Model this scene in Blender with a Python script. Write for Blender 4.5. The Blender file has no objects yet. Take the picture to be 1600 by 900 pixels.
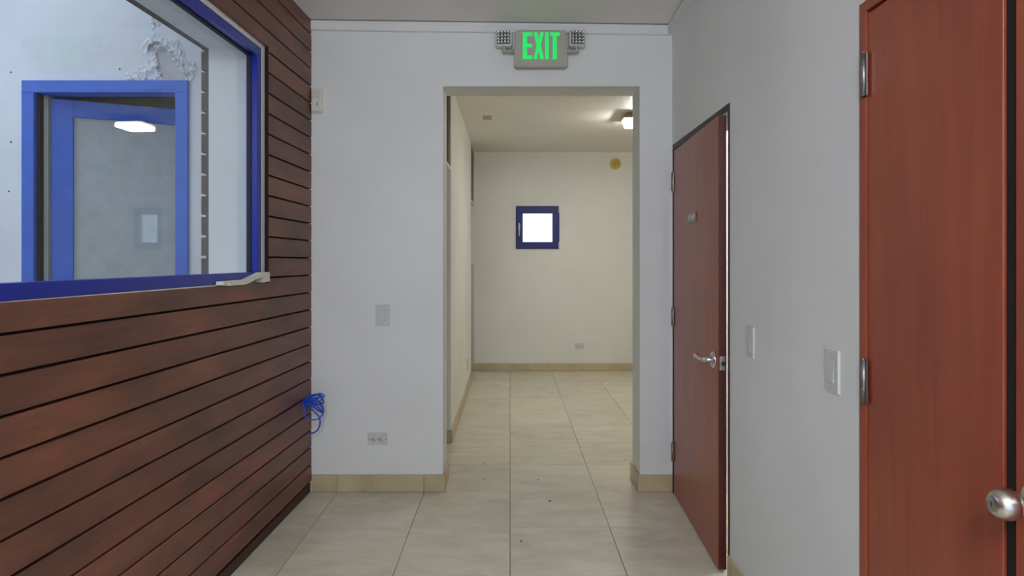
import bpy, bmesh, math, random
from mathutils import Vector, Matrix, noise

random.seed(7)
SC = bpy.context.scene
COL = SC.collection

# ------------------------------------------------------------------ camera, sky, exposure
CAM_Z = 1.349
cam_d = bpy.data.cameras.new('camera')
cam = bpy.data.objects.new('camera', cam_d)
COL.objects.link(cam)
cam.location = (0, 0, CAM_Z)
cam.rotation_euler = (math.pi / 2, 0, 0)
cam_d.sensor_width = 36
cam_d.lens = 1010 * 36 / 1600
cam_d.shift_x = 0.001875
cam_d.shift_y = -0.0275
cam_d.clip_start = 0.02
SC.camera = cam

world = bpy.data.worlds.new('sky')
SC.world = world
world.use_nodes = True
wn = world.node_tree.nodes
wn['Background'].inputs[0].default_value = (0.68, 0.81, 1.0, 1)
wn['Background'].inputs[1].default_value = 1.8

SC.view_settings.view_transform = 'Standard'
SC.view_settings.look = 'None'
SC.view_settings.gamma = 1
SC.view_settings.use_curve_mapping = False
SC.view_settings.exposure = 0.0
SC.cycles.use_denoising = True
SC.cycles.max_bounces = 14
SC.cycles.diffuse_bounces = 8
SC.cycles.glossy_bounces = 6
SC.cycles.transparent_max_bounces = 16
SC.cycles.sample_clamp_indirect = 6


def area(name, loc, rot, sx, sy, power=0, color=(1, 1, 1), portal=False):
    d = bpy.data.lights.new(name, 'AREA')
    d.shape = 'RECTANGLE'
    d.size, d.size_y = sx, sy
    d.energy = power
    d.color = color
    d.cycles.is_portal = portal
    o = bpy.data.objects.new(name, d)
    COL.objects.link(o)
    o.location, o.rotation_euler = loc, rot
    return o


P2 = math.pi / 2
# light portals in real openings: the open rear front of the hall and the two small windows
area('portal_rear', (-0.16, -1.4, 1.25), (P2, 0, math.pi), 2.0, 2.45, portal=True)


# ------------------------------------------------------------------ helpers
def srgb(r, g, b):
    f = lambda c: (c / 255 / 12.92) if c / 255 <= 0.04045 else ((c / 255 + 0.055) / 1.055) ** 2.4
    return (f(r), f(g), f(b), 1)


class MB:
    """collects shapes; build() links them as ONE mesh object"""
    def __init__(self):
        self.bm = bmesh.new()

    def box(self, x0, x1, y0, y1, z0, z1, bevel=0.0, seg=1):
        bm = self.bm
        vs = [bm.verts.new(p) for p in ((x0, y0, z0), (x1, y0, z0), (x1, y1, z0), (x0, y1, z0),
                                        (x0, y0, z1), (x1, y0, z1), (x1, y1, z1), (x0, y1, z1))]
        fs = [bm.faces.new([vs[i] for i in q]) for q in ((3, 2, 1, 0), (4, 5, 6, 7), (0, 1, 5, 4), (1, 2, 6, 5), (2, 3, 7, 6), (3, 0, 4, 7))]
        if bevel:
            es = list({e for f in fs for e in f.edges})
            bmesh.ops.bevel(bm, geom=es, offset=bevel, segments=seg, affect='EDGES', profile=0.5)
        return self

    def hexa(self, pts):
        """8 corner points in box order"""
        bm = self.bm
        vs = [bm.verts.new(p) for p in pts]
        for q in ((3, 2, 1, 0), (4, 5, 6, 7), (0, 1, 5, 4), (1, 2, 6, 5), (2, 3, 7, 6), (3, 0, 4, 7)):
            bm.faces.new([vs[i] for i in q])
        return self

    def prism(self, poly, a, b, axis='y', bevel=0.0):
        """poly in the plane across `axis`, extruded from a to b"""
        def pt(p, t):
            if axis == 'x':
                return (t, p[0], p[1])
            if axis == 'y':
                return (p[0], t, p[1])
            return (p[0], p[1], t)
        bm = self.bm
        A = [bm.verts.new(pt(p, a)) for p in poly]
        B = [bm.verts.new(pt(p, b)) for p in poly]
        n = len(poly)
        fs = [bm.faces.new(A), bm.faces.new(B[::-1])]
        for i in range(n):
            fs.append(bm.faces.new((A[i], B[i], B[(i + 1) % n], A[(i + 1) % n])))
        bmesh.ops.recalc_face_normals(bm, faces=fs)
        if bevel:
            es = list({e for f in fs[:2] for e in f.edges})
            bmesh.ops.bevel(bm, geom=es, offset=bevel, segments=2, affect='EDGES', profile=0.5)
        return self

    def lathe(self, prof, n=24, mat=None, smooth=True):
        """profile of (radius, height) about the z axis, moved by mat"""
        bm = self.bm
        mat = mat or Matrix()
        rings = []
        for r, h in prof:
            if r < 1e-6:
                rings.append([bm.verts.new(mat @ Vector((0, 0, h)))])
            else:
                rings.append([bm.verts.new(mat @ Vector((r * math.cos(2 * math.pi * k / n), r * math.sin(2 * math.pi * k / n), h))) for k in range(n)])
        fs = []
        for A, B in zip(rings, rings[1:]):
            for k in range(n):
                k2 = (k + 1) % n
                if len(A) == 1 and len(B) == 1:
                    continue
                if len(A) == 1:
                    f = bm.faces.new((A[0], B[k], B[k2]))
                elif len(B) == 1:
                    f = bm.faces.new((A[k], B[0], A[k2]))
                else:
                    f = bm.faces.new((A[k], B[k], B[k2], A[k2]))
                f.smooth = smooth
                fs.append(f)
        bmesh.ops.recalc_face_normals(bm, faces=fs)
        return self

    def tube(self, pts, r, n=8, caps=True):
        bm = self.bm
        pts = [Vector(p) for p in pts]
        rings = []
        up = None
        for i, p in enumerate(pts):
            t = (pts[min(i + 1, len(pts) - 1)] - pts[max(i - 1, 0)]).normalized()
            if up is None:
                up = Vector((0, 0, 1)) if abs(t.z) < 0.9 else Vector((1, 0, 0))
            a = t.cross(up)
            if a.length < 1e-4:
                a = t.orthogonal()
            a.normalize()
            b = a.cross(t).normalized()
            up = b
            rr = r[i] if isinstance(r, (list, tuple)) else r
            rings.append([bm.verts.new(p + a * rr * math.cos(2 * math.pi * k / n) + b * rr * math.sin(2 * math.pi * k / n)) for k in range(n)])
        fs = []
        for A, B in zip(rings, rings[1:]):
            for k in range(n):
                f = bm.faces.new((A[k], B[k], B[(k + 1) % n], A[(k + 1) % n]))
                f.smooth = True
                fs.append(f)
        if caps:
            fs.append(bm.faces.new(rings[0]))
            fs.append(bm.faces.new(rings[-1][::-1]))
        bmesh.ops.recalc_face_normals(bm, faces=fs)
        return self

    def build(self, name, mat, parent=None, loc=None, rotz=None, kind=None):
        me = bpy.data.meshes.new(name)
        self.bm.to_mesh(me)
        self.bm.free()
        o = bpy.data.objects.new(name, me)
        COL.objects.link(o)
        if mat:
            me.materials.append(mat)
        if parent:
            o.parent = parent
        if loc:
            o.location = loc
        if rotz is not None:
            o.rotation_euler = (0, 0, rotz)
        if kind:
            o['kind'] = kind
        return o


def tag(o, label, cat, group=None, kind=None):
    o['label'] = label
    o['category'] = cat
    if group:
        o['group'] = group
    if kind:
        o['kind'] = kind
    return o


def empty(name, loc=(0, 0, 0), rotz=0.0):
    o = bpy.data.objects.new(name, None)
    COL.objects.link(o)
    o.empty_display_size = 0.1
    o.location = loc
    o.rotation_euler = (0, 0, rotz)
    return o


def copy_tree(o, parent=None):
    c = o.copy()
    COL.objects.link(c)
    if parent:
        c.parent = parent
    for ch in o.children:
        copy_tree(ch, c)
    return c


def spline(pts, per=8):
    """Catmull-Rom through the points"""
    P = [Vector(p) for p in pts]
    P = [2 * P[0] - P[1]] + P + [2 * P[-1] - P[-2]]
    out = []
    for i in range(1, len(P) - 2):
        p0, p1, p2, p3 = P[i - 1:i + 3]
        for k in range(per):
            t = k / per
            out.append(0.5 * ((2 * p1) + (p2 - p0) * t + (2 * p0 - 5 * p1 + 4 * p2 - p3) * t * t + (3 * p1 - p0 - 3 * p2 + p3) * t ** 3))
    out.append(P[-2])
    return out


# ------------------------------------------------------------------ materials
class NT:
    def __init__(self, name):
        self.m = bpy.data.materials.new(name)
        self.m.use_nodes = True
        self.t = self.m.node_tree
        self.p = self.t.nodes['Principled BSDF']
        self.out = self.t.nodes['Material Output']

    def n(self, typ, **kw):
        x = self.t.nodes.new(typ)
        for k, v in kw.items():
            if k.startswith('_'):
                setattr(x, k[1:], v)
            else:
                x.inputs[k.replace('__', ' ')].default_value = v
        return x

    def l(self, a, ao, b, bi):
        self.t.links.new(a.outputs[ao], b.inputs[bi])

    def set(self, **kw):
        for k, v in kw.items():
            self.p.inputs[k.replace('__', ' ')].default_value = v
        return self

    def ramp(self, stops):
        r = self.t.nodes.new('ShaderNodeValToRGB')
        e = r.color_ramp.elements
        while len(e) < len(stops):
            e.new(0.5)
        for el, (p, c) in zip(e, stops):
            el.position = p
            el.color = c
        return r

    def bump(self, src, so, strength, dist):
        b = self.n('ShaderNodeBump', Strength=strength, Distance=dist)
        self.l(src, so, b, 'Height')
        self.l(b, 'Normal', self.p, 'Normal')


def plain(name, col, rough=0.5, metal=0.0, coat=0.0):
    t = NT(name)
    t.set(Base__Color=col, Roughness=rough, Metallic=metal)
    if coat:
        t.set(Coat__Weight=coat, Coat__Roughness=0.15)
    return t.m


def paint(name, col, rough=0.6, vary=0.04, scale=1.6, bump=0.12):
    """wall paint over hand-trowelled plaster"""
    t = NT(name)
    tc = t.n('ShaderNodeTexCoord')
    n1 = t.n('ShaderNodeTexNoise', Scale=scale, Detail=4.0)
    t.l(tc, 'Object', n1, 'Vector')
    lo = [c * (1 - vary) for c in col[:3]] + [1]
    hi = [min(1, c * (1 + vary)) for c in col[:3]] + [1]
    r = t.ramp([(0.3, lo), (0.7, hi)])
    t.l(n1, 'Fac', r, 'Fac')
    t.l(r, 'Color', t.p, 'Base Color')
    n2 = t.n('ShaderNodeTexNoise', Scale=14.0, Detail=5.0)
    t.l(tc, 'Object', n2, 'Vector')
    t.bump(n2, 'Fac', bump, 0.012)
    t.set(Roughness=rough)
    return t.m


def wood(name, stops, axis, stretch, rough, coat=0.0, blotch=0.35, bump=0.15, rand=1.0):
    """long grain along `axis` with blotches; each object shifted and toned by its own random number"""
    t = NT(name)
    tc = t.n('ShaderNodeTexCoord')
    oi = t.n('ShaderNodeObjectInfo')
    off = t.n('ShaderNodeVectorMath', _operation='SCALE')
    comb = t.n('ShaderNodeCombineXYZ', X=13.7, Y=7.3, Z=21.1)
    t.l(comb, 'Vector', off, 0)
    t.l(oi, 'Random', off, 'Scale')
    add = t.n('ShaderNodeVectorMath', _operation='ADD')
    t.l(tc, 'Object', add, 0)
    t.l(off, 'Vector', add, 1)
    sc = [26.0, 26.0, 26.0]
    sc[axis] = 26.0 / stretch
    mp = t.n('ShaderNodeMapping')
    mp.inputs['Scale'].default_value = sc
    t.l(add, 'Vector', mp, 'Vector')
    g = t.n('ShaderNodeTexNoise', Scale=1.0, Detail=7.0, Roughness=0.62, Distortion=0.6)
    t.l(mp, 'Vector', g, 'Vector')
    sb = [5.0, 5.0, 5.0]
    sb[axis] = 2.2
    mb = t.n('ShaderNodeMapping')
    mb.inputs['Scale'].default_value = sb
    t.l(add, 'Vector', mb, 'Vector')
    b = t.n('ShaderNodeTexNoise', Scale=1.0, Detail=3.0)
    t.l(mb, 'Vector', b, 'Vector')
    mix = t.n('ShaderNodeMix', _data_type='FLOAT')
    mix.inputs[0].default_value = blotch
    t.t.links.new(g.outputs['Fac'], mix.inputs[2])
    t.t.links.new(b.outputs['Fac'], mix.inputs[3])
    r = t.ramp(stops)
    t.t.links.new(mix.outputs[0], r.inputs['Fac'])
    hsv = t.n('ShaderNodeHueSaturation')
    mr = t.n('ShaderNodeMapRange')
    mr.inputs['To Min'].default_value = 1 - 0.18 * rand
    mr.inputs['To Max'].default_value = 1 + 0.18 * rand
    t.l(oi, 'Random', mr, 'Value')
    t.l(mr, 'Result', hsv, 'Value')
    t.l(r, 'Color', hsv, 'Color')
    t.l(hsv, 'Color', t.p, 'Base Color')
    t.bump(g, 'Fac', bump, 0.002)
    t.set(Roughness=rough)
    if coat:
        t.set(Coat__Weight=coat, Coat__Roughness=0.2)
    return t.m


M = {}
M['hall_paint'] = paint('white_wall_paint', (0.755, 0.765, 0.76, 1))
M['far_paint'] = paint('cream_wall_paint', (0.76, 0.752, 0.70, 1))
M['far_ceiling'] = paint('warm_ceiling_paint', (0.77, 0.74, 0.67, 1), bump=0.04)
M['ceiling'] = paint('ceiling_paint', (0.82, 0.80, 0.765, 1), bump=0.04)
M['trim_white'] = paint('white_trim_paint', (0.76, 0.75, 0.73, 1), bump=0.05)
M['ext_paint'] = paint('exterior_white_paint', (0.80, 0.80, 0.82, 1), rough=0.75, vary=0.06, scale=2.5)
M['bare'] = paint('bare_plaster', (0.60, 0.56, 0.56, 1), rough=0.9, vary=0.1, scale=20)
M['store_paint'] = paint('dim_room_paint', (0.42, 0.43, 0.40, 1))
M['plank'] = wood('dark_stained_plank', [(0.30, srgb(66, 38, 29)), (0.44, srgb(98, 60, 46)), (0.56, srgb(116, 70, 53)), (0.74, srgb(146, 80, 50))],
                  1, 9, 0.5, coat=0.12, blotch=0.6, rand=0.8)
M['plank_ext'] = wood('weathered_plank', [(0.3, srgb(70, 58, 54)), (0.7, srgb(108, 92, 88))], 1, 9, 0.7, blotch=0.4)
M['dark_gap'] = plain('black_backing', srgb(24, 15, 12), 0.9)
M['plinth'] = wood('dark_plinth_wood', [(0.3, srgb(46, 28, 22)), (0.7, srgb(66, 42, 34))], 1, 9, 0.6)
M['veneer'] = wood('mahogany_veneer', [(0.25, srgb(128, 54, 34)), (0.5, srgb(150, 68, 44)), (0.75, srgb(168, 82, 50))], 2, 14, 0.38, coat=0.25, blotch=0.45, bump=0.05, rand=0.3)
M['veneer_dark'] = wood('dark_mahogany_edge', [(0.3, srgb(70, 28, 20)), (0.7, srgb(92, 42, 30))], 2, 14, 0.4, coat=0.2, blotch=0.3, bump=0.05, rand=0.2)
M['frame_dark'] = plain('dark_frame_paint', srgb(52, 40, 38), 0.5)
M['blue'] = plain('cobalt_blue_paint', srgb(12, 34, 146), 0.32, coat=0.12)
M['blue_hazed'] = paint('hazed_blue_paint', srgb(66, 108, 208), rough=0.55, vary=0.10, scale=9, bump=0.03)  # same blue as the window, colour lightened for glass haze and skylight
M['blue_deep'] = plain('navy_window_paint', srgb(18, 20, 110), 0.45)
M['rubber'] = plain('grey_rubber_seal', srgb(158, 158, 156), 0.8)
M['gasket'] = plain('black_gasket', srgb(22, 24, 28), 0.6)
M['plaster_edge'] = plain('pale_caulk', srgb(205, 202, 192), 0.8)
M['white_plastic'] = plain('white_plastic', srgb(204, 206, 203), 0.42)
M['aged_plastic'] = plain('aged_white_plastic', srgb(222, 218, 206), 0.45)
M['slot'] = plain('dark_slot', srgb(40, 38, 36), 0.8)
M['steel'] = plain('satin_nickel', (0.62, 0.60, 0.56, 1), 0.28, 1.0)
M['chrome'] = plain('bright_chrome', (0.75, 0.74, 0.72, 1), 0.14, 1.0)
M['hinge'] = plain('hinge_steel', (0.30, 0.27, 0.27, 1), 0.42, 1.0)
M['cable'] = plain('blue_cable_jacket', srgb(30, 84, 214), 0.4)
M['sign_body'] = plain('sign_housing', srgb(176, 173, 160), 0.5)
M['head_rim'] = plain('lamp_head_plastic', srgb(214, 214, 210), 0.4)
M['led_cup'] = plain('led_reflector_cup', (0.42, 0.43, 0.44, 1), 0.25, 0.8)
M['bell'] = plain('yellowed_plastic', srgb(202, 180, 96), 0.45)
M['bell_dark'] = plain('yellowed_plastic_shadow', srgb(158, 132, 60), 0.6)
M['brass'] = plain('brushed_brass', (0.62, 0.50, 0.32, 1), 0.35, 1.0)
M['grout'] = plain('dark_grout', srgb(84, 70, 52), 0.9)
M['chip'] = plain('dark_debris', srgb(52, 46, 40), 0.8)
M['ground'] = paint('concrete_yard', (0.42, 0.41, 0.39, 1), rough=0.9, vary=0.15)
M['white_tile'] = plain('white_glazed_tile', srgb(200, 200, 190), 0.2)
M['transom_frame'] = plain('olive_grey_frame', srgb(168, 164, 146), 0.6)
M['plate'] = plain('engraved_plate', srgb(112, 88, 76), 0.35)
M['plate_white'] = plain('engraved_white', srgb(212, 206, 196), 0.5)


def tile_mat(name, lo, mid, hi):
    t = NT(name)
    tc = t.n('ShaderNodeTexCoord')
    oi = t.n('ShaderNodeObjectInfo')
    comb = t.n('ShaderNodeCombineXYZ', X=31.0, Y=17.0, Z=9.0)
    off = t.n('ShaderNodeVectorMath', _operation='SCALE')
    t.l(comb, 'Vector', off, 0)
    t.l(oi, 'Random', off, 'Scale')
    add = t.n('ShaderNodeVectorMath', _operation='ADD')
    t.l(tc, 'Object', add, 0)
    t.l(off, 'Vector', add, 1)
    mp = t.n('ShaderNodeMapping')
    mp.inputs['Scale'].default_value = (3.2, 7.0, 3.2)
    t.l(add, 'Vector', mp, 'Vector')
    n1 = t.n('ShaderNodeTexNoise', Scale=1.3, Detail=8.0, Roughness=0.62, Distortion=0.4)
    t.l(mp, 'Vector', n1, 'Vector')
    r = t.ramp([(0.3, lo), (0.5, mid), (0.68, hi)])
    t.l(n1, 'Fac', r, 'Fac')
    hsv = t.n('ShaderNodeHueSaturation')
    mr = t.n('ShaderNodeMapRange')
    mr.inputs['To Min'].default_value = 0.95
    mr.inputs['To Max'].default_value = 1.05
    t.l(oi, 'Random', mr, 'Value')
    t.l(mr, 'Result', hsv, 'Value')
    t.l(r, 'Color', hsv, 'Color')
    t.l(hsv, 'Color', t.p, 'Base Color')
    rr = t.n('ShaderNodeMapRange')
    rr.inputs['To Min'].default_value = 0.26
    rr.inputs['To Max'].default_value = 0.42
    t.l(n1, 'Fac', rr, 'Value')
    t.l(rr, 'Result', t.p, 'Roughness')
    return t.m


M['tile'] = tile_mat('beige_stone_tile', srgb(196, 188, 167), srgb(210, 203, 183), srgb(220, 214, 197))
M['skirt'] = tile_mat('beige_skirting_tile', srgb(168, 152, 122), srgb(188, 172, 140), srgb(200, 186, 156))


def glass(name, tint=(1, 1, 1, 1), rough=0.0, ior=1.5, dust=0.0, dust_col=(0.7, 0.72, 0.72, 1), double=False):
    """thin pane: mirror by Fresnel, clear otherwise, with a film of dust"""
    t = NT(name)
    t.t.nodes.remove(t.p)
    tr = t.n('ShaderNodeBsdfTransparent', Color=tint)
    gl = t.n('ShaderNodeBsdfGlossy', Roughness=rough)
    fr = t.n('ShaderNodeFresnel', IOR=ior)
    geo = t.n('ShaderNodeNewGeometry')          # the same reflectance from either face of the pane
    mi = t.n('ShaderNodeMapRange')
    mi.inputs['To Min'].default_value = ior
    mi.inputs['To Max'].default_value = 1 / ior
    t.l(geo, 'Backfacing', mi, 'Value')
    t.l(mi, 'Result', fr, 'IOR')
    mx = t.n('ShaderNodeMixShader')
    t.l(fr, 'Fac', mx, 0)
    t.l(tr, 'BSDF', mx, 1)
    t.l(gl, 'BSDF', mx, 2)
    last = mx
    if dust:
        df = t.n('ShaderNodeBsdfDiffuse', Color=dust_col)
        tl = t.n('ShaderNodeBsdfTranslucent', Color=dust_col)
        ad = t.n('ShaderNodeMixShader', Fac=0.4)
        t.l(df, 'BSDF', ad, 1)
        t.l(tl, 'BSDF', ad, 2)
        tc = t.n('ShaderNodeTexCoord')
        ns = t.n('ShaderNodeTexNoise', Scale=11.0, Detail=7.0, Roughness=0.7)
        t.l(tc, 'Object', ns, 'Vector')
        mr = t.n('ShaderNodeMapRange')
        mr.inputs['From Min'].default_value = 0.2
        mr.inputs['From Max'].default_value = 0.8
        mr.inputs['To Min'].default_value = dust * 0.85
        mr.inputs['To Max'].default_value = dust * 1.15
        t.l(ns, 'Fac', mr, 'Value')
        m2 = t.n('ShaderNodeMixShader')
        t.l(mr, 'Result', m2, 0)
        t.l(mx, 'Shader', m2, 1)
        t.l(ad, 'Shader', m2, 2)
        last = m2
    t.l(last, 'Shader', t.out, 'Surface')
    return t.m


M['glass'] = glass('clear_pane', tint=(0.96, 0.975, 0.97, 1), ior=1.38)
M['glass_dusty'] = glass('dusty_pane', tint=(0.9, 0.92, 0.92, 1), rough=0.5, dust=0.72, dust_col=(0.84, 0.87, 0.87, 1))
M['glass_dark'] = glass('transom_pane', tint=(0.6, 0.6, 0.55, 1), dust=0.6, dust_col=(0.42, 0.40, 0.34, 1))


def glow(name, col, strength):
    t = NT(name)
    t.set(Base__Color=(0.8, 0.8, 0.8, 1), Emission__Color=col, Emission__Strength=strength, Roughness=0.4)
    return t.m


M['exit_green'] = glow('lit_green_letters', (0.0, 1.0, 0.16, 1), 0.64)
M['exit_green'].node_tree.nodes['Principled BSDF'].inputs['Base Color'].default_value = (0.01, 0.3, 0.06, 1)
M['diffuser'] = glow('lit_diffuser', (1.0, 0.98, 0.92, 1), 110.0)

# ------------------------------------------------------------------ main dimensions
YB0, YB1 = 3.764, 3.985           # back wall of the hall
YF = 7.85                         # far wall
LW0, LWS = -1.2747, 0.0318        # left wall: plank face x = LW0 + LWS*y
RW0, RWS = 0.891, 0.0139          # right wall face
LROT, RROT = -math.atan(LWS), -math.atan(RWS)
REAR = -1.3
H_FAR = 2.655
lx = lambda y: LW0 + LWS * y
rx = lambda y: RW0 + RWS * y


def hz(x):                         # the hall ceiling falls a little to the right
    return 2.742 - 0.013 * (x + 1.15)


def struct(o, label, cat):
    return tag(o, label, cat, kind='structure')


# ------------------------------------------------------------------ floor: one slab, every tile a part
T = 0.5013
fl = MB().box(-1.7, 3.5, REAR, YF + 0.1, -0.10, -0.004).build('floor', M['grout'])
struct(fl, 'beige stone tiled floor running from the hall into the room beyond', 'floor')
JT = 0.0014
tile_cache = {}
for i in range(-3, 7):
    for j in range(-9, 9):
        x0, x1 = i * T, (i + 1) * T
        y0, y1 = YB0 + j * T, YB0 + (j + 1) * T
        if y0 < YB0 - 0.01:
            lo, hi = -1.34, 2.2
            if y0 < 0.2:
                lo, hi = -1.34, 1.1
            if y0 < -0.8:
                continue
        else:
            lo, hi = -1.3, 3.4
        x0c, x1c, y1c, y0c = max(x0, lo), min(x1, hi), min(y1, YF), max(y0, REAR)
        if x1c - x0c < 0.03 or y1c - y0c < 0.03:
            continue
        w, d = round(x1c - x0c, 4), round(y1c - y0c, 4)
        if (w, d) not in tile_cache:
            m = MB().box(JT - w / 2, w / 2 - JT, JT - d / 2, d / 2 - JT, -0.006, 0.0, bevel=0.0008)
            me = bpy.data.meshes.new('floor_tile')
            m.bm.to_mesh(me)
            m.bm.free()
            me.materials.append(M['tile'])
            tile_cache[(w, d)] = me
        o = bpy.data.objects.new('floor_tile', tile_cache[(w, d)])
        COL.objects.link(o)
        o.parent = fl
        o.location = ((x0c + x1c) / 2, (y0c + y1c) / 2, random.uniform(-0.0006, 0.0004))

# ------------------------------------------------------------------ hall ceiling
m = MB()
xa, xb = -1.7, 0.918
m.hexa([(xa, REAR, hz(xa)), (rx(REAR) - 0.028, REAR, hz(xb)), (xb, 3.74, hz(xb)), (xa, 3.74, hz(xa)),
        (xa, REAR, 2.95), (rx(REAR) - 0.028, REAR, 2.95), (xb, 3.74, 2.95), (xa, 3.74, 2.95)])
struct(m.build('ceiling', M['ceiling']), 'smooth pale grey ceiling of the hall', 'ceiling')
m = MB().box(-1.9, 2.3, REAR, YB1, 2.951, 3.15)
struct(m.build('ceiling_slab', M['ceiling']), 'roof slab above the hall ceiling', 'ceiling')
# flat moulding under the ceiling edge: back wall and right wall
m = MB()
for (y0, y1) in ((3.746, YB0),):
    a, b = lx(3.75) + 0.0, rx(3.75)
    m.hexa([(a, y0, hz(a) - 0.058), (b, y0, hz(b) - 0.058), (b, y1, hz(b) - 0.062), (a, y1, hz(a) - 0.062),
            (a, y0, hz(a) - 0.005), (b, y0, hz(b) - 0.005), (b, y1, hz(b) - 0.005), (a, y1, hz(a) - 0.005)])
struct(m.build('trim_1', M['hall_paint']), 'flat white moulding along the top of the wall behind the exit sign', 'moulding')
m = MB()
zt = hz(0.92)
m.hexa([(-0.03, REAR, zt - 0.058), (0, REAR, zt - 0.062), (0, 3.74, zt - 0.062), (-0.03, 3.74, zt - 0.058),
        (-0.03, REAR, zt - 0.005), (0, REAR, zt - 0.005), (0, 3.74, zt - 0.005), (-0.03, 3.74, zt - 0.005)])
struct(m.build('trim_2', M['hall_paint'], loc=(RW0, 0, 0), rotz=RROT), 'flat white moulding along the top of the wall with the wooden doors', 'moulding')

# unseen fill light added behind the viewer to brighten the hall
hl = bpy.data.lights.new('hall_fill_light', 'POINT')
hl.energy = 94
hl.color = (0.91, 0.965, 1.0)
hl.shadow_soft_size = 0.16
ho = bpy.data.objects.new('hall_fill_light', hl)
ho.location = (-0.1, -0.9, 2.35)
COL.objects.link(ho)

# ------------------------------------------------------------------ back wall with the cased opening
OX0, OX1, OZ = -0.391, 0.755, 2.36
m = MB()
m.box(-1.6, OX0, YB0, YB1, 0, 2.951)
m.box(OX1, 3.5, YB0, YB1, 0, 2.951)
m.box(OX0, OX1, YB0, YB1, OZ, 2.951)
struct(m.build('wall_back', M['hall_paint']), 'white plastered wall with the wide doorless opening under the exit sign', 'wall')


def skirting(name, runs, label, loc=(0, 0, 0), rotz=0.0, h=0.1, t=0.012):
    """runs: list of (axis, a, b, fixed0, fixed1) boxes cut at the tile joints"""
    root = empty(name, loc, rotz)
    struct(root, label, 'baseboard')
    for axis, a, b, f0, f1, cuts in runs:
        xs = [a] + [c for c in cuts if a + 0.02 < c < b - 0.02] + [b]
        for p, q in zip(xs, xs[1:]):
            mm = MB()
            if axis == 'x':
                mm.box(p + 0.0008, q - 0.0008, f0, f1, 0.0015, h, bevel=0.0012)
            else:
                mm.box(f0, f1, p + 0.0008, q - 0.0008, 0.0015, h, bevel=0.0012)
            mm.build('skirting_tile', M['skirt'], root)
    return root


cx = [i * T for i in range(-4, 8)]
cy = [YB0 + j * T for j in range(-10, 10)]
skirting('baseboard_back', [
    ('x', lx(3.75) + 0.002, OX0 + 0.012, YB0 - 0.012, YB0, cx),
    ('x', OX1 - 0.012, rx(3.72), YB0 - 0.012, YB0, cx),
    ('y', YB0, YB1 + 0.012, OX1 - 0.012, OX1, []),
    ('y', YB0, YB1 + 0.012, OX0, OX0 + 0.012, [])],
    'beige tile skirting at the foot of the wall under the exit sign')

# ------------------------------------------------------------------ left wall: core, planks inside and outside, window
WU0, WU1, WZ0, WZ1 = 1.0, 3.11, 1.246, 2.367      # opening in the core
CU0, CU1, CZ0, CZ1 = 0.96, 3.147, 1.238, 2.385    # cut in the planking
m = MB()
XI, XO = -0.022, -0.278
UE = 3.765
m.box(XO, XI, REAR, UE, 0, WZ0)
m.box(XO, XI, REAR, UE, WZ1, 2.951)
m.box(XO, XI, REAR, WU0, WZ0, WZ1)
m.box(XO, XI, WU1, UE, WZ0, WZ1)
wl = m.build('wall_left', M['trim_white'], loc=(LW0, 0, 0), rotz=LROT)
struct(wl, 'wall clad in dark brown horizontal planks around the blue window', 'wall')
# black felt behind the planks so that the joints read dark
m = MB()
m.box(XI, XI + 0.003, REAR, UE - 0.002, 0.0, CZ0 - 0.012)
m.box(XI, XI + 0.003, REAR, UE - 0.002, CZ1 + 0.012, 2.75)
m.box(XI, XI + 0.003, CU1 + 0.01, UE - 0.002, CZ0 - 0.012, CZ1 + 0.012)
m.box(XI, XI + 0.003, REAR, CU0 - 0.01, CZ0 - 0.012, CZ1 + 0.012)
m.build('backing_felt', M['dark_gap'], wl)
m = MB().box(XI + 0.003, -0.006, REAR, UE - 0.004, 0.001, 0.052)
m.build('plinth', M['plinth'], wl)
MB().box(XI + 0.004, -0.0012, CU1 - 0.0015, CU1 - 0.0002, CZ0, CZ1).build('shade_strip', M['dark_gap'], wl)  # dark strip over the plank ends, standing in for shade beside the window
PITCH, GAP = 0.0998, 0.0085
SL = -0.004                                        # planks fall a touch towards the back wall
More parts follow.
